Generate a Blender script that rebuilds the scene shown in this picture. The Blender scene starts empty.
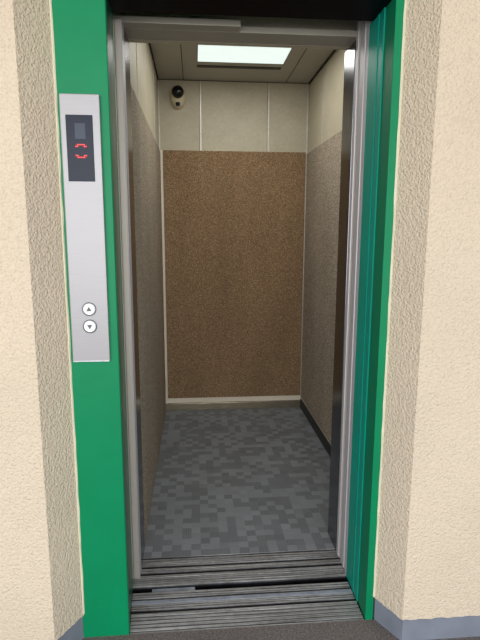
import bpy, bmesh, math, random
from mathutils import Matrix, Vector
random.seed(4)
scene = bpy.context.scene
COL = scene.collection

# ------------------------------------------------------------------ materials
def lin(c):
    return tuple(((v/255)/12.92 if v/255 <= .04045 else ((v/255+.055)/1.055)**2.4) for v in c) + (1,)

class NT:
    def __init__(s, name):
        s.m = bpy.data.materials.new(name); s.m.use_nodes = True
        s.t = s.m.node_tree; s.n = s.t.nodes
        s.b = s.n['Principled BSDF']
        s.tc = s.n.new('ShaderNodeTexCoord')
    def new(s, typ, **kw):
        nd = s.n.new(typ)
        for k, v in kw.items(): setattr(nd, k, v)
        return nd
    def link(s, a, b): s.t.links.new(a, b)
    def mapping(s, scale, src=None):
        mp = s.new('ShaderNodeMapping'); mp.inputs['Scale'].default_value = scale
        s.link(src or s.tc.outputs['Object'], mp.inputs['Vector']); return mp.outputs['Vector']
    def noise(s, vec, scale, detail=2, rough=.5, dist=0):
        nd = s.new('ShaderNodeTexNoise'); nd.inputs['Scale'].default_value = scale
        nd.inputs['Detail'].default_value = detail; nd.inputs['Roughness'].default_value = rough
        nd.inputs['Distortion'].default_value = dist
        s.link(vec, nd.inputs['Vector']); return nd.outputs['Fac']
    def ramp(s, fac, stops):
        r = s.new('ShaderNodeValToRGB'); e = r.color_ramp.elements
        while len(e) < len(stops): e.new(.5)
        for k, (p, c) in zip(e, stops): k.position = p; k.color = c
        s.link(fac, r.inputs['Fac']); return r.outputs['Color']
    def mix(s, fac, a, b, mode='MIX'):
        mx = s.new('ShaderNodeMix', data_type='RGBA', blend_type=mode)
        for v, i in ((fac, 0), (a, 6), (b, 7)):
            if hasattr(v, 'is_linked'): s.link(v, mx.inputs[i])
            else: mx.inputs[i].default_value = v
        return mx.outputs[2]
    def math(s, op, a, b=None, c=None):
        md = s.new('ShaderNodeMath', operation=op)
        for i, v in enumerate((a, b, c)):
            if v is None: continue
            if hasattr(v, 'is_linked'): s.link(v, md.inputs[i])
            else: md.inputs[i].default_value = v
        return md.outputs[0]
    def bump(s, h, strength, dist):
        b = s.new('ShaderNodeBump'); b.inputs['Strength'].default_value = strength
        b.inputs['Distance'].default_value = dist
        s.link(h, b.inputs['Height']); s.link(b.outputs['Normal'], s.b.inputs['Normal'])
    def set(s, **kw):
        for k, v in kw.items():
            i = s.b.inputs[k.replace('_', ' ')]
            if hasattr(v, 'is_linked'): s.link(v, i)
            else: i.default_value = v
        return s

def paint(name, c, rough=.4, metallic=0., var=.06, spec=.5, nscale=8):
    t = NT(name); f = t.noise(t.tc.outputs['Object'], nscale, 4)
    base = lin(c)
    lo = tuple(v*(1-var) for v in base[:3])+(1,); hi = tuple(min(1, v*(1+var)) for v in base[:3])+(1,)
    t.set(Base_Color=t.ramp(f, [(.3, lo), (.7, hi)]), Roughness=rough, Metallic=metallic)
    t.b.inputs['Specular IOR Level'].default_value = spec
    return t.m

def stucco(name, c):
    t = NT(name); o = t.tc.outputs['Object']
    big = t.noise(o, 2.5, 3); f = t.noise(o, 185, 1, .4, 0); g = t.noise(o, 420, 1)
    b = lin(c)
    col = t.ramp(big, [(.3, tuple(v*.95 for v in b[:3])+(1,)), (.7, tuple(v*1.03 for v in b[:3])+(1,))])
    dots = t.ramp(f, [(.3, (.92, .915, .9, 1)), (.52, (1, 1, 1, 1))])
    t.set(Base_Color=t.mix(1., col, dots, 'MULTIPLY'), Roughness=.75)
    vo = t.new('ShaderNodeTexVoronoi', feature='SMOOTH_F1'); vo.inputs['Scale'].default_value = 128; vo.inputs['Smoothness'].default_value = .5
    wob = t.new('ShaderNodeVectorMath', operation='ADD'); nz = t.new('ShaderNodeTexNoise'); nz.inputs['Scale'].default_value = 60
    t.link(o, nz.inputs['Vector']); ws = t.new('ShaderNodeVectorMath', operation='SCALE'); ws.inputs['Scale'].default_value = .012
    t.link(nz.outputs['Color'], ws.inputs[0]); t.link(o, wob.inputs[0]); t.link(ws.outputs[0], wob.inputs[1]); t.link(wob.outputs[0], vo.inputs['Vector'])
    h = t.math('ADD', t.math('MULTIPLY', vo.outputs['Distance'], -.8), t.math('MULTIPLY', f, .7))
    t.bump(h, .9, .0042)
    t.b.inputs['Specular IOR Level'].default_value = .25
    return t.m

def felt(name, a, b, c, gs=190):
    t = NT(name); o = t.tc.outputs['Object']
    f = t.noise(o, gs, 4, .75); g = t.noise(o, 420, 2); h = t.noise(t.mapping((4, 4, 1.2)), 1.2, 4)
    col = t.ramp(f, [(.3, lin(a)), (.5, lin(b)), (.7, lin(c))])
    shade = t.ramp(h, [(.3, (.86, .86, .86, 1)), (.7, (1.05, 1.05, 1.05, 1))])
    t.set(Base_Color=t.mix(1., col, shade, 'MULTIPLY'), Roughness=.95)
    t.b.inputs['Specular IOR Level'].default_value = .1
    t.bump(t.math('ADD', f, g), .5, .003)
    return t.m

def laminate(name, a, b):
    t = NT(name); o = t.tc.outputs['Object']
    f = t.noise(o, 45, 5, .6, 1.5); g = t.noise(o, 7, 3)
    col = t.ramp(f, [(.35, lin(a)), (.65, lin(b))])
    t.set(Base_Color=t.mix(.5, col, t.ramp(g, [(.3, lin(a)), (.7, lin(b))])), Roughness=.5)
    t.b.inputs['Specular IOR Level'].default_value = .3
    return t.m

def metal(name, c, rough, stretch=(1, 1, 1), scale=60, var=.12, metallic=1.):
    t = NT(name); v = t.mapping(stretch); f = t.noise(v, scale, 4, .6)
    b = lin(c)
    t.set(Base_Color=t.ramp(f, [(.3, tuple(x*(1-var) for x in b[:3])+(1,)), (.7, tuple(min(1, x*(1+var)) for x in b[:3])+(1,))]),
          Metallic=metallic, Roughness=rough)
    return t.m

def emit(name, c, s):
    t = NT(name); f = t.noise(t.tc.outputs['Object'], 2, 1)
    b = lin(c); t.set(Base_Color=b, Emission_Color=t.ramp(f, [(0., tuple(v*.97 for v in b[:3])+(1,)), (1., b)]), Emission_Strength=s, Roughness=.4)
    return t.m

def tile_floor(name):
    t = NT(name); o = t.tc.outputs['Object']
    cell = t.mapping((1/.0385, 1/.0385, 0))
    fl = t.new('ShaderNodeVectorMath', operation='FLOOR'); t.link(cell, fl.inputs[0])
    fr = t.new('ShaderNodeVectorMath', operation='FRACTION'); t.link(cell, fr.inputs[0])
    wn = t.new('ShaderNodeTexWhiteNoise', noise_dimensions='3D'); t.link(fl.outputs[0], wn.inputs['Vector'])
    sx = t.new('ShaderNodeSeparateXYZ'); t.link(fr.outputs[0], sx.inputs[0])
    rr = wn.outputs['Value']
    ck = t.new('ShaderNodeTexChecker'); ck.inputs['Scale'].default_value = 1.; ck.inputs['Color1'].default_value = (1, 1, 1, 1); ck.inputs['Color2'].default_value = (0, 0, 0, 1)
    off = t.new('ShaderNodeVectorMath', operation='ADD'); off.inputs[1].default_value = (.5, .5, .5); t.link(fl.outputs[0], off.inputs[0]); t.link(off.outputs[0], ck.inputs['Vector'])
    r = t.math('ADD', t.math('MULTIPLY', rr, .8), t.math('MULTIPLY', ck.outputs['Fac'], .2))
    horiz = t.math('GREATER_THAN', r, .5)
    co = t.math('ADD', t.math('MULTIPLY', sx.outputs[0], t.math('SUBTRACT', 1., horiz)), t.math('MULTIPLY', sx.outputs[1], horiz))
    st = t.math('ADD', t.math('MULTIPLY', t.math('SINE', t.math('MULTIPLY', co, 6.2832*4)), .5), .5)
    tilec = t.ramp(r, [(0., lin((114, 119, 125))), (.5, lin((123, 128, 134))), (.52, lin((136, 142, 149))), (1., lin((145, 151, 158)))])
    fine = t.noise(o, 260, 3, .7); big = t.noise(o, 4, 4, .6)
    c1 = t.mix(1., tilec, t.ramp(st, [(0., (.85, .85, .85, 1)), (1., (1.07, 1.07, 1.07, 1))]), 'MULTIPLY')
    c2 = t.mix(1., c1, t.ramp(fine, [(.3, (.82, .82, .83, 1)), (.7, (1.12, 1.12, 1.12, 1))]), 'MULTIPLY')
    c3 = t.mix(1., c2, t.ramp(big, [(.3, (.88, .88, .86, 1)), (.7, (1.05, 1.05, 1.06, 1))]), 'MULTIPLY')
    t.set(Base_Color=c3, Roughness=.55)
    t.bump(st, .25, .001)
    return t.m

def hall_floor(name):
    t = NT(name); o = t.tc.outputs['Object']
    f = t.noise(o, 170, 4, .7); g = t.noise(o, 6, 3)
    sp = t.ramp(f, [(.34, lin((72, 66, 66))), (.5, lin((106, 99, 98))), (.68, lin((138, 130, 128)))])
    t.set(Base_Color=t.mix(1., sp, t.ramp(g, [(.3, (.9, .9, .9, 1)), (.7, (1.05, 1.05, 1.05, 1))]), 'MULTIPLY'), Roughness=.8)
    t.bump(f, .6, .004)
    return t.m

def sill_metal(name):
    t = NT(name)
    f = t.noise(t.mapping((3, 260, 1)), 1., 5, .65); g = t.noise(t.mapping((1.5, 70, 1)), 1., 3); s = t.noise(t.tc.outputs['Object'], 40, 4, .7)
    a = t.ramp(f, [(.32, lin((108, 107, 107))), (.5, lin((166, 167, 168))), (.68, lin((224, 226, 228)))])
    b = t.mix(1., a, t.ramp(g, [(.3, (.68, .68, .69, 1)), (.7, (1.1, 1.1, 1.13, 1))]), 'MULTIPLY')
    c = t.mix(1., b, t.ramp(s, [(.3, (.72, .70, .66, 1)), (.6, (1, 1, 1, 1))]), 'MULTIPLY')
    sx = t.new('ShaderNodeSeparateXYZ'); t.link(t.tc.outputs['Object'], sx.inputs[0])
    dirt_shade = t.ramp(t.math('MULTIPLY', sx.outputs[2], -60.), [(.04, (1, 1, 1, 1)), (.22, (.3, .3, .31, 1)), (.7, (.04, .04, .05, 1))])  # groove dirt and recess shade, both painted darker with depth
    t.set(Base_Color=t.mix(1., c, dirt_shade, 'MULTIPLY'), Metallic=.4, Roughness=.45)
    return t.m

M = dict(
    stucco=stucco('cream_stucco', (208, 193, 172)),
    sealant=paint('pale_sealant', (214, 212, 186), .6),
    base=paint('blue_grey_skirting', (118, 124, 136), .55, var=.12, nscale=14),
    green=paint('green_enamel', (2, 124, 80), .42, var=.05, spec=.2),
    shadegreen=paint('shaded_green_enamel', (0, 72, 50), .3, var=.06, spec=.4),  # frame green with the left reveal's shade put into its colour
    fold=paint('fold_green_enamel', (0, 116, 82), .5, var=.06, spec=.25),
    lit_strip=paint('lit_wall_strip', (222, 212, 194), .5),  # cream wall with daylight painted in as a paler tone
    teal=paint('teal_enamel', (0, 146, 126), .45, var=.06, spec=.25),
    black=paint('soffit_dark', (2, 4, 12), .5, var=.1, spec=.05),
    shaft=paint('shaft_dark', (26, 26, 30), .9),
    alu=metal('brushed_aluminium', (152, 151, 154), .42, (2, 2, 220), 3, .05, .3),
    aluedge=metal('aluminium_edge', (190, 190, 194), .3),
    glass=paint('display_glass', (14, 24, 44), .3, var=.15, spec=.2),
    glass2=paint('display_window', (58, 66, 82), .3, var=.1, spec=.2),
    red=emit('red_led', (235, 48, 40), .85),
    white=paint('white_button', (236, 238, 238), .35, var=.02),
    ring=paint('button_ring', (92, 98, 104), .4, metallic=.6),
    arrow=paint('arrow_grey', (84, 88, 92), .5),
    post=metal('satin_steel', (194, 188, 178), .5, (40, 40, 1), 3, .05, .35),
    postlight=metal('pale_steel', (196, 192, 196), .5, (40, 40, 1), 3, .05, .3),
    mirror=metal('dark_polished_steel', (112, 114, 122), .2, (30, 30, 1), 3, .05),
    header=paint('header_grey', (160, 155, 144), .5, metallic=.1),
    cream=laminate('cream_laminate', (172, 164, 143), (192, 184, 164)),
    joint=metal('joint_strip', (204, 200, 190), .4, metallic=.5),
    jointdark=paint('joint_dark', (66, 62, 54), .7),
    feltb=felt('brown_felt', (70, 56, 42), (132, 107, 81), (198, 167, 130), 150),
    felt_sheen=felt('sheen_tinted_felt', (90, 80, 69), (156, 144, 128), (220, 206, 188), 120),  # side mats: grazing sheen put into a greyer tint
    ceil=paint('ceiling_grey', (172, 170, 160), .5, var=.03),
    light=emit('lamp_diffuser', (216, 230, 226), 1.1),
    rim=paint('lamp_rim', (120, 120, 114), .5),
    vent=paint('vent_dark', (18, 18, 18), .7),
    ventrib=paint('vent_rib', (112, 110, 104), .6),
    floor=tile_floor('grey_vinyl_tiles'),
    hall=hall_floor('speckled_hall_floor'),
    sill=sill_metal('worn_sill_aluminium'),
    skirt=paint('black_skirting', (26, 27, 29), .45),
    bskirt=metal('steel_skirting', (150, 140, 120), .3, (2, 2, 30), 6, .3, .8),
    cambody=paint('beige_plastic', (190, 176, 146), .45, var=.03),
    camball=paint('black_dome', (8, 9, 12), .08, var=.1),
    bracket=paint('pale_bracket', (150, 158, 174), .5, metallic=.3, var=.2, nscale=30),
)

# ------------------------------------------------------------------ mesh helpers
def box(bm, x0, x1, y0, y1, z0, z1, bev=0, seg=2):
    vs = [bm.verts.new(c) for c in ((x0,y0,z0),(x1,y0,z0),(x1,y1,z0),(x0,y1,z0),(x0,y0,z1),(x1,y0,z1),(x1,y1,z1),(x0,y1,z1))]
    fs = [bm.faces.new([vs[i] for i in f]) for f in ((3,2,1,0),(4,5,6,7),(0,1,5,4),(1,2,6,5),(2,3,7,6),(3,0,4,7))]
    if bev:
        es = list({e for f in fs for e in f.edges})
        bmesh.ops.bevel(bm, geom=es, offset=bev, segments=seg, profile=.6, affect='EDGES', clamp_overlap=True)
    return bm

def prism(bm, pts, z0, z1):
    """xy polygon (counter-clockwise) raised from z0 to z1"""
    a = [bm.verts.new((x, y, z0)) for x, y in pts]; b = [bm.verts.new((x, y, z1)) for x, y in pts]
    bm.faces.new(a[::-1]); bm.faces.new(b); n = len(pts)
    for i in range(n): bm.faces.new((a[i], a[(i+1) % n], b[(i+1) % n], b[i]))
    return bm

def extrude_yz(bm, pts, x0, x1):
    a = [bm.verts.new((x0, y, z)) for y, z in pts]; b = [bm.verts.new((x1, y, z)) for y, z in pts]
    n = len(pts); bm.faces.new(a); bm.faces.new(b[::-1])
    for i in range(n): bm.faces.new((a[(i+1) % n], a[i], b[i], b[(i+1) % n]))
    return bm

def disc_y(bm, cx, cz, r, y0, y1, n=32):
    """round plate facing -y, from y0 (front) to y1 with a softened rim"""
    prof = [(r*.88, y0), (r, y0+(y1-y0)*.35), (r, y1)]
    rings = [[bm.verts.new((cx+q*math.cos(2*math.pi*k/n), y, cz+q*math.sin(2*math.pi*k/n))) for k in range(n)] for q, y in prof]
    bm.faces.new(rings[0])
    for a, b in zip(rings, rings[1:]):
        for k in range(n): bm.faces.new((a[k], b[k], b[(k+1) % n], a[(k+1) % n]))
    bm.faces.new(rings[-1][::-1])
    return bm

def root_loc(o):
    v = Vector((0, 0, 0))
    while o: v += o.location; o = o.parent
    return v

def obj(name, bm, mat, parent=None, smooth=False, kind=None):
    bmesh.ops.recalc_face_normals(bm, faces=bm.faces[:])
    if parent:
        bmesh.ops.translate(bm, verts=bm.verts[:], vec=-root_loc(parent))
    me = bpy.data.meshes.new(name); bm.to_mesh(me); bm.free()
    me.materials.append(M[mat])
    if smooth:
        for p in me.polygons: p.use_smooth = True
    o = bpy.data.objects.new(name, me); COL.objects.link(o)
    if parent: o.parent = parent
    if kind: o['kind'] = kind
    return o

def B(*a, **k): return box(bmesh.new(), *a, **k)
def thing(name, label, cat, loc, group=None):
    o = bpy.data.objects.new(name, None); COL.objects.link(o); o.location = loc; o.empty_display_size = .05
    o['label'] = label; o['category'] = cat
    o['kind'] = 'thing'
    if group: o['group'] = group
    return o
def tag(o, label, cat, group=None):
    o['label'] = label; o['category'] = cat; o['kind'] = 'thing'
    if group: o['group'] = group
    return o
def struct(name, bm, mat, label=None, parent=None, smooth=False):
    o = obj(name, bm, mat, parent, smooth)
    if not parent: o['kind'] = 'structure'
    if label: o['label'] = label
    return o

# ------------------------------------------------------------------ dimensions
YF = -.384                       # front face of the green frame
XL, XR, YB, H = -.309, .668, 1.683, 2.2     # inside of the lift car
JT = 1.878                       # underside of the frame head

# ------------------------------------------------------------------ hall side
struct('hall_floor', B(-3, 3, -3.4, YF, -.12, 0), 'hall', 'speckled grey brown hall floor in front of the sill')

struct('ceiling_hall', B(-3, 3, -3.4, -.49, 2.75, 2.85), 'stucco')  # unseen ceiling, added to darken the wall tops and bounce warm light
def stucco_wall(name, sgn, x_in, x_out, label):
    """splayed reveal then flat front; the lower edge is slightly ragged"""
    path = []
    nrev, nfr = 14, 60
    for i in range(nrev): path.append((x_in+(x_out-x_in)*i/nrev, YF+(-.487-YF)*i/nrev))
    for i in range(nfr+1): path.append((x_out+sgn*2.2*(i/nfr)**1.6, -.487))
    zs = [0.0, .012] + [k*.1 for k in range(1, 29)]
    bm = bmesh.new(); grid = []
    for i, (x, y) in enumerate(path):
        col = []
        for j, z in enumerate(zs):
            jit = random.uniform(-.0025, .0025) if j == 0 else 0
            dx = random.uniform(-.0012, .0012) if i == 0 else 0
            col.append(bm.verts.new((x+dx, y, .079+z+jit)))
        grid.append(col)
    back = []
    for i in range(len(grid)-1):
        for j in range(len(zs)-1):
            bm.faces.new((grid[i][j], grid[i+1][j], grid[i+1][j+1], grid[i][j+1]))
    # close the underside with a lip back to the skirting, and the back
    lip = [bm.verts.new((v[0].co.x + (sgn*.012 if k < nrev else 0), v[0].co.y+.02, .079)) for k, v in enumerate(grid)]
    for i in range(len(grid)-1): bm.faces.new((grid[i+1][0], grid[i][0], lip[i], lip[i+1]))
    o = struct(name, bm, 'stucco', label)
    # skirting, set back a touch
    t = .005
    pts = [(x_in+sgn*t*.9, YF+.03), (x_in+sgn*t*.9, YF), (x_out+sgn*t*.8, -.487+t), (x_out+sgn*2.2, -.487+t), (x_out+sgn*2.2, YF+.03)]
    if sgn < 0: pts = pts[::-1]
    struct('baseboard_hall_'+('right' if sgn > 0 else 'left'), prism(bmesh.new(), pts, 0, .084), 'base')
    # solid core of the wall
    cx = sorted((x_in+sgn*.06, x_out+sgn*2.2))
    struct('wall_core_'+('right' if sgn > 0 else 'left'), B(cx[0], cx[1], -.45, -.30, .085, 2.85), 'shaft')
    # pale bead of sealant between stucco and green frame
    bm = bmesh.new(); n = 46; w = .0035
    prev = None
    for k in range(n+1):
        z = .085 + 2.0*k/n; a = random.uniform(-.0009, .0009)
        c = [bm.verts.new((x_in - sgn*(w+a) , YF-.001, z)), bm.verts.new((x_in - sgn*.0005, YF-.0045, z)), bm.verts.new((x_in+sgn*.003, YF-.003, z))]
        if prev:
            for q in range(2): bm.faces.new((prev[q], prev[q+1], c[q+1], c[q]))
        prev = c
    struct('trim_1' if sgn < 0 else 'trim_2', bm, 'sealant')
stucco_wall('wall_hall_left', -1, -.442, -.503, 'cream stucco wall left of the lift with a splayed edge')
stucco_wall('wall_hall_right', 1, .480, .534, 'cream stucco wall right of the lift with a splayed edge')
struct('wall_hall_upper', B(-.503, .534, -.40, -.30, 2.08, 2.9), 'stucco')

# green frame
fr = thing('elevator_door_frame', 'glossy green steel frame around the lift doorway, wide on its call panel side', 'door frame', (0, YF, 0))
jl = prism(bmesh.new(), [(-.446, YF), (-.308, YF), (-.306, YF+.003), (-.3195, -.197), (-.3195, -.17), (-.446, -.17)], 0, JT)
for f in jl.faces: pass
jl = obj('jamb', jl, 'green', fr)
o = obj('reveal', prism(bmesh.new(), [(-.3062, YF+.004), (-.3187, -.199), (-.3207, -.199), (-.3082, YF+.004)][::-1], 0.001, JT-.001), 'shadegreen', jl)
jr = prism(bmesh.new(), [(.4545, YF), (.479, YF), (.479, -.165), (.4595, -.165), (.4595, YF+.012)], 0, JT)
jr = obj('jamb', jr, 'green', fr)
# the dark fold behind the lip and the teal reveal deeper in
obj('fold', prism(bmesh.new(), [(.4545, YF+.002), (.4595, YF+.002), (.4595, -.300), (.4565, -.300)], 0.001, JT-.001), 'fold', jr)
tl = prism(bmesh.new(), [(.4525, -.300), (.4595, -.300), (.4595, -.165), (.4555, -.165), (.4548, -.244), (.4528, -.247), (.4528, -.254), (.4548, -.257)], 0.001, JT-.001)
o = obj('reveal', tl, 'teal', jr); o['label'] = 'teal inner face of the frame with a raised rib'
hd = obj('head', B(-.446, .479, YF, -.2, JT, 2.08), 'green', fr)
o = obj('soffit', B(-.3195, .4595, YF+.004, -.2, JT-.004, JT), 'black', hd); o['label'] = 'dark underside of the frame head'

# call panel
PY = YF-.012
cp = thing('hall_call_panel', 'tall brushed aluminium call panel with floor display on the green frame', 'call panel', (-.383, YF, .89))
pl = obj('faceplate', B(-.4315, -.3295, PY, YF, .8905, 1.601, .0022), 'alu', cp)
obj('lower_edge', B(-.4305, -.3305, PY-.0008, PY+.002, .889, .8925), 'aluedge', pl)
ds = obj('display', B(-.4175, -.3485, PY-.0012, PY+.004, 1.381, 1.549, .0008), 'glass', cp)
o = obj('arrow_window', B(-.395, -.3685, PY-.0016, PY, 1.489, 1.528), 'glass2', ds)
bm = bmesh.new()
p, cx = .0043, -.381
rows = {1.4745: (-2, -1, 0, 1, 2), 1.470: (-3, -2, 2, 3), 1.447: (-3, -2, 2, 3), 1.4425: (-2, -1, 0, 1, 2)}
for z, cs in rows.items():
    for c in cs: box(bm, cx+c*p-.0016, cx+c*p+.0016, PY-.0022, PY-.0008, z-.0015, z+.0015)
o = obj('digit', bm, 'red', ds); o['label'] = 'glowing red dot matrix digit'
def button(z, up):
    b = obj('button', disc_y(bmesh.new(), -.380, z, .0165, PY-.0045, PY+.002), 'white', cp, kind=None)
    b['label'] = 'round white button with a grey %s arrow' % ('up' if up else 'down')
    bm = bmesh.new(); n = 40
    prof = [(.0162, PY-.002), (.0172, PY-.0038), (.0186, PY-.0034), (.0192, PY)]
    rings = [[bm.verts.new((-.380+q*math.cos(2*math.pi*k/n), y, z+q*math.sin(2*math.pi*k/n))) for k in range(n)] for q, y in prof]
    for a, c in zip(rings, rings[1:]):
        for k in range(n): bm.faces.new((a[k], a[(k+1) % n], c[(k+1) % n], c[k]))
    obj('ring', bm, 'ring', b)
    s = 1 if up else -1
    bm = bmesh.new()
    tri = [(-.0072, -.0052*s), (.0072, -.0052*s), (0, .0075*s)]
    a = [bm.verts.new((-.380+x, PY-.0054, z+q)) for x, q in tri]; c = [bm.verts.new((-.380+x, PY-.004, z+q)) for x, q in tri]
    bm.faces.new(a); bm.faces.new(c[::-1])
    for k in range(3): bm.faces.new((a[k], a[(k+1) % 3], c[(k+1) % 3], c[k]))
    obj('arrow', bm, 'arrow', b)
button(1.0385, True); button(.9900, False)

# sills -------------------------------------------------------------
def sill(y0, y1, grooves, x0, x1, splay=0):
    """grooves: (centre, width, depth); everything else flat at z = 0"""
    pts = [(y0, -.04), (y0, 0)]
    for c, w, d in sorted(grooves):
        pts += [(c-w/2, 0), (c-w/2+min(.0008, w*.2), -d), (c+w/2-min(.0008, w*.2), -d), (c+w/2, 0)]
    pts += [(y1, 0), (y1, -.04)]
    bm = extrude_yz(bmesh.new(), pts, x0, x1)
    for v in bm.verts:
        if abs(v.co.x-x0) < 1e-6: v.co.x += splay*(y1-v.co.y)/(y1-y0)
    return bm
g = [(-.375+.0158*k, .0062, .004) for k in range(5)] + [(-.2885, .014, .025), (-.2735, .005, .004), (-.2635, .005, .004),
     (-.2300, .009, .02), (-.2185, .005, .004), (-.2075, .005, .004)]
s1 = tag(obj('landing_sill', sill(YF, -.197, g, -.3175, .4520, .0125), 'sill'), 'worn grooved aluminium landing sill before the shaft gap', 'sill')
obj('guide_strip', B(-.315, .4505, -.253, -.237, -.001, .0010, .0006), 'bracket', s1)
g = [(-.1525, .005, .004), (-.1415, .005, .004), (-.1305, .005, .004), (-.1195, .005, .004), (-.0975, .015, .025), (-.0795, .005, .003), (-.0600, .014, .025),
     (-.0455, .005, .004), (-.0345, .004, .003), (-.0215, .006, .006), (-.0062, .0105, .02)]
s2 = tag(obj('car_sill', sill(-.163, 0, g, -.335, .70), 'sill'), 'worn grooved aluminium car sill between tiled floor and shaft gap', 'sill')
tag(obj('guide_bracket', B(-.252, -.10, -.189, -.1715, -.05, -.005, .002), 'bracket'), 'short pale metal bracket down in the dark gap between the sills', 'bracket')

# lift entrance ------------------------------------------------------
jb = prism(bmesh.new(), [(-.331, -.115), (-.3245, -.115), (-.3235, -.108), (-.3215, -.108), (-.3205, -.116), (-.3035, -.116), (-.301, -.113), (-.301, -.062), (-.331, -.062)], 0, 1.884)
struct('trim_3', jb, 'post', 'slim ribbed steel post at the left of the lift opening')
struct('trim_4', prism(bmesh.new(), [(-.3025, -.117), (-.3005, -.117), (-.3005, -.062), (-.3025, -.062)], 0, 1.884), 'postlight')
struct('trim_5', B(-.331, -.300, -.0605, .072, 0, 1.883, .001), 'mirror', 'polished dark steel return beside the left lift wall')
struct('trim_6', B(.4565, .668, -.018, .108, 0, 1.883, .002), 'mirror', 'polished dark steel return before the right lift wall')

def door_panel(y0, y1, x0, label, mat):
    t = thing('sliding_door_panel', label, 'door', (x0, (y0+y1)/2, 0), None)
    pts = [(x0+.002, y0), (x0+.40, y0), (x0+.40, y1), (x0+.002, y1), (x0, y1-.002), (x0, y0+.002)]
    lf = obj('door_leaf', prism(bmesh.new(), pts, .004, 1.97), mat, t)
    ym = (y0+y1)/2
    obj('edge_strip', prism(bmesh.new(), [(x0-.003, ym-(y1-y0)*.30), (x0+.001, ym-(y1-y0)*.34), (x0+.001, ym+(y1-y0)*.34), (x0-.003, ym+(y1-y0)*.30)], .006, 1.968), 'postlight', t)
door_panel(-.064, -.026, .4575, 'narrow steel edge of the retracted car door, nearest the dark polished return', 'post')
door_panel(-.138, -.072, .4585, 'wide pale steel edge of the retracted landing door, beside the teal frame', 'postlight')
struct('trim_7', B(.4565, .4675, -.160, -.1425, 0, 1.95, .001), 'postlight', 'thin bright edge strip beside the teal reveal')

# header in two steps
hdg = thing('door_header', 'stepped grey metal header over the lift opening', 'door header', (.08, -.05, 1.884))
obj('front_plate', B(-.330, .065, -.095, -.047, 1.884, 1.9035, .002), 'header', hdg)
obj('rear_plate', B(-.330, .47, -.046, .052, 1.884, 1.9035, .002), 'header', hdg)

# car shell -----------------------------------------------------------
struct('floor', B(XL, XR, .0005, YB, -.04, 0), 'floor', 'grey tiled lift floor')
struct('wall_left', B(XL-.03, XL, .0, YB+.03, -.04, H+.03), 'cream')
struct('wall_right', B(XR, XR+.03, .0, YB+.03, -.04, H+.03), 'cream')
struct('wall_back', B(XL, XR, YB, YB+.03, -.04, H+.03), 'cream')
struct('wall_front', B(XL, XR, .053, .08, 1.884, H), 'cream')
struct('ceiling', B(XL, XR, .053, YB, H, H+.03), 'ceil')
k = 8
for x in (-.04, .403):
    struct('trim_%d' % k, B(x-.0045, x+.0045, YB-.003, YB, .05, H, .001), 'joint'); k += 1
    struct('trim_%d' % k, B(x-.0075, x-.0050, YB-.0012, YB, .05, H), 'jointdark'); k += 1
for y in (.39, 1.285):
    for x, s in ((XL, 1), (XR, -1)):
        a, b = sorted((x, x+s*.003)); struct('trim_%d' % k, B(a, b, y-.004, y+.004, .05, H, .001), 'joint'); k += 1
        a, b = sorted((x, x+s*.0012)); struct('trim_%d' % k, B(a, b, y+.0045, y+.008, .05, H), 'jointdark'); k += 1
# corner beads and dark strips painted as shadow gaps under the ceiling
struct('trim_%d' % k, B(XL, XL+.006, YB-.012, YB, 0.05, H, .001), 'joint'); k += 1
struct('trim_%d' % k, B(XR-.010, XR-.001, YB-.008, YB, 0.05, H, .001), 'joint'); k += 1
for a, b in ((XL, XL+.007), (XR-.007, XR)):
    struct('trim_%d' % k, B(a, b, .08, YB, H-.010, H), 'vent'); k += 1
for x in (-.147, .513):
    struct('trim_%d' % k, B(x-.0022, x+.0022, .08, YB, H-.0012, H), 'jointdark'); k += 1
struct('trim_%d' % k, B(XL, XR, YB-.004, YB, H-.004, H), 'jointdark'); k += 1
struct('baseboard_back', B(XL, XR, YB-.014, YB, 0, .05, .002), 'bskirt', 'scuffed steel skirting along the back of the lift')
struct('baseboard_right', B(XR-.012, XR, .108, YB-.014, 0, .066, .002), 'skirt', 'black skirting along the right lift wall')
struct('trim_%d' % k, B(XR-.008, XR, .108, YB-.014, .067, .076), 'joint'); k += 1

struct('trim_%d' % (k+1), B(-.302, .660, YB-.006, YB, .052, .087, .001), 'lit_strip', 'wall strip under the back mat, paled to look daylit')
struct('trim_%d' % (k+2), B(-.3025, -.2875, YB-.007, YB, .05, 1.766, .001), 'lit_strip')  # wall edge beside the mat, daylight likewise in its colour
# protective mats ------------------------------------------------------
tag(obj('wall_mat', B(-.286, .656, YB-.011, YB-.0008, .088, 1.766, .002), 'feltb'), 'large brown felt mat covering the back wall of the lift', 'wall mat', 'felt mats lining the lift')
tag(obj('wall_mat', B(XL+.0006, XL+.007, .074, YB-.016, .004, 1.757, .002), 'felt_sheen'), 'felt mat tinted grey brown for sheen, reaching the floor on the left lift wall', 'wall mat', 'felt mats lining the lift')
tag(obj('wall_mat', B(XR-.007, XR-.0006, .110, YB-.012, .077, 1.757, .002), 'felt_sheen'), 'felt mat tinted grey brown for sheen, above black skirting on the right lift wall', 'wall mat', 'felt mats lining the lift')

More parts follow.
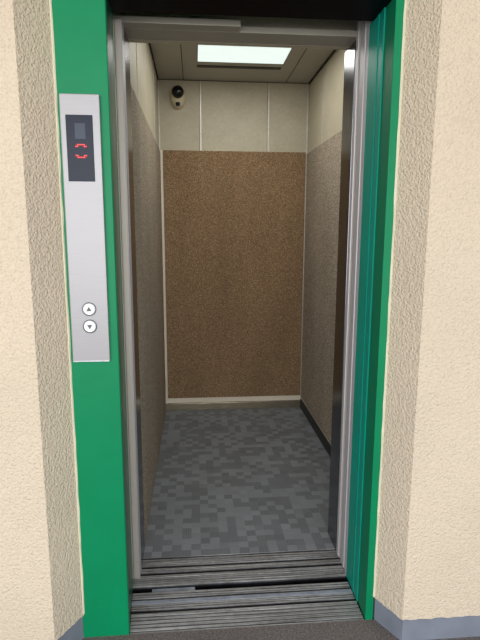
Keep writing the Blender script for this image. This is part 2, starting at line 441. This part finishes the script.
# lamp, vent, camera ---------------------------------------------------
LX0, LX1, LY0, LY1 = -.058, .431, .40, 1.300
lp = thing('ceiling_light', 'bright rectangular light panel in the lift ceiling', 'ceiling light', ((LX0+LX1)/2, (LY0+LY1)/2, H))
obj('diffuser', B(LX0, LX1, LY0, LY1, H-.003, H), 'light', lp)
bm = bmesh.new(); w = .003
box(bm, LX0-w, LX0, LY0-w, LY1+w, H-.004, H); box(bm, LX1, LX1+w, LY0-w, LY1+w, H-.004, H)
box(bm, LX0, LX1, LY0-w, LY0, H-.004, H); box(bm, LX0, LX1, LY1, LY1+w, H-.004, H)
obj('rim', bm, 'rim', lp)
vt = thing('ceiling_vent', 'narrow dark slotted vent strip in the ceiling behind the light', 'vent', (.186, 1.392, H))
obj('backing', B(-.062, .433, 1.372, 1.412, H-.002, H), 'vent', vt)
bm = bmesh.new()
for i in range(52):
    x = -.062+.495*(i+.5)/52; box(bm, x-.0013, x+.0013, 1.372, 1.412, H-.0032, H-.0015)
box(bm, -.062, .433, 1.391, 1.393, H-.0032, H-.0015)
obj('grille', bm, 'ventrib', vt)

CX, CZ = -.182, 2.088
sc = thing('security_camera', 'beige security camera with a black dome high on the back wall', 'security camera', (CX, YB, CZ))
bm = bmesh.new(); nu, nv = 36, 14
rings = []
for j in range(nv+1):
    ph = (math.pi/2)*j/nv
    y = YB - .048*math.sin(ph)**.8; r = max(math.cos(ph), 0)**.55
    ring = []
    for i in range(nu):
        a = 2*math.pi*i/nu
        hx = .052*(1 - .10*max(0, -math.sin(a)))
        ring.append((CX+hx*r*math.cos(a), y, CZ+.072*r*math.sin(a)))
    rings.append([bm.verts.new(c) for c in ring] if j < nv else [bm.verts.new((CX, y, CZ))])
for a, b in zip(rings, rings[1:]):
    for i in range(nu):
        if len(b) == 1: bm.faces.new((a[i], a[(i+1) % nu], b[0]))
        else: bm.faces.new((a[i], a[(i+1) % nu], b[(i+1) % nu], b[i]))
hs = obj('housing', bm, 'cambody', sc, True)
bm = bmesh.new(); bmesh.ops.create_uvsphere(bm, u_segments=32, v_segments=20, radius=.0385, matrix=Matrix.Translation((CX, YB-.05, CZ+.026)))
obj('dome', bm, 'camball', sc, True)
obj('lower_slot', B(CX-.014, CX+.014, YB-.052, YB-.03, CZ-.056, CZ-.034, .003), 'camball', sc)

# dark shaft around the car ---------------------------------------------
bm = bmesh.new()
box(bm, -.62, -.58, -.30, 1.95, -.6, 2.9); box(bm, 1.05, 1.09, -.30, 1.95, -.6, 2.9); box(bm, -.62, 1.09, 1.91, 1.95, -.6, 2.9)
box(bm, -.62, 1.09, -.30, 1.95, 2.86, 2.9); box(bm, -.62, 1.09, -.384, 1.95, -.64, -.6); box(bm, -.62, -.446, -.34, -.30, -.6, 2.9); box(bm, .479, 1.09, -.34, -.30, -.6, 2.9)
box(bm, -.62, 1.09, -.36, -.30, -.6, -.05)
struct('wall_shaft', bm, 'shaft')

# ------------------------------------------------------------------ light
w = bpy.data.worlds.new('sky'); scene.world = w; w.use_nodes = True
nt = w.node_tree; bg = nt.nodes['Background']
tc = nt.nodes.new('ShaderNodeTexCoord'); sp = nt.nodes.new('ShaderNodeSeparateXYZ'); rp = nt.nodes.new('ShaderNodeValToRGB')
nt.links.new(tc.outputs['Generated'], sp.inputs[0])
mp = nt.nodes.new('ShaderNodeMath'); mp.operation = 'MULTIPLY_ADD'; mp.inputs[1].default_value = .5; mp.inputs[2].default_value = .5
nt.links.new(sp.outputs[2], mp.inputs[0]); nt.links.new(mp.outputs[0], rp.inputs['Fac'])
e = rp.color_ramp.elements
e[0].position = .3; e[0].color = (.42, .40, .37, 1); e[1].position = .55; e[1].color = (.82, .90, 1, 1)
nt.links.new(rp.outputs['Color'], bg.inputs['Color']); bg.inputs['Strength'].default_value = 1.35
def area(name, loc, target, sx, sy, energy, col):
    l = bpy.data.lights.new(name, 'AREA'); l.shape = 'RECTANGLE'; l.size = sx; l.size_y = sy; l.energy = energy; l.color = col
    o = bpy.data.objects.new(name, l); COL.objects.link(o); o.location = loc
    o.rotation_euler = (Vector(target)-Vector(loc)).to_track_quat('-Z', 'Y').to_euler()
    return o
area('daylight', (-.6, -4.6, 1.45), (.05, 0, .95), 5.0, 2.1, 172, (1, .98, .95))
area('lift_lamp', ((LX0+LX1)/2, (LY0+LY1)/2, H-.012), ((LX0+LX1)/2, (LY0+LY1)/2, 0), LX1-LX0-.02, LY1-LY0-.02, 6.2, (1, .97, .9))

# ------------------------------------------------------------------ camera
cd = bpy.data.cameras.new('camera'); cam = bpy.data.objects.new('camera', cd); COL.objects.link(cam)
cd.sensor_fit = 'VERTICAL'; cd.sensor_height = 24; cd.lens = 515.627*24/640; cd.clip_start = .02
fw = Vector((0.0858801, 0.98150436, -0.1710959)); r = Vector((0.99623746, -0.08660521, 0.00323549)); u = Vector((0.01164215, 0.17073, 0.98524907))
cam.matrix_world = Matrix(((r.x, u.x, -fw.x, -.08713708), (r.y, u.y, -fw.y, -1.83787521), (r.z, u.z, -fw.z, 1.25438215), (0, 0, 0, 1)))
scene.camera = cam
scene.view_settings.view_transform = 'Standard'
scene.view_settings.look = 'None'
scene.view_settings.exposure = 0
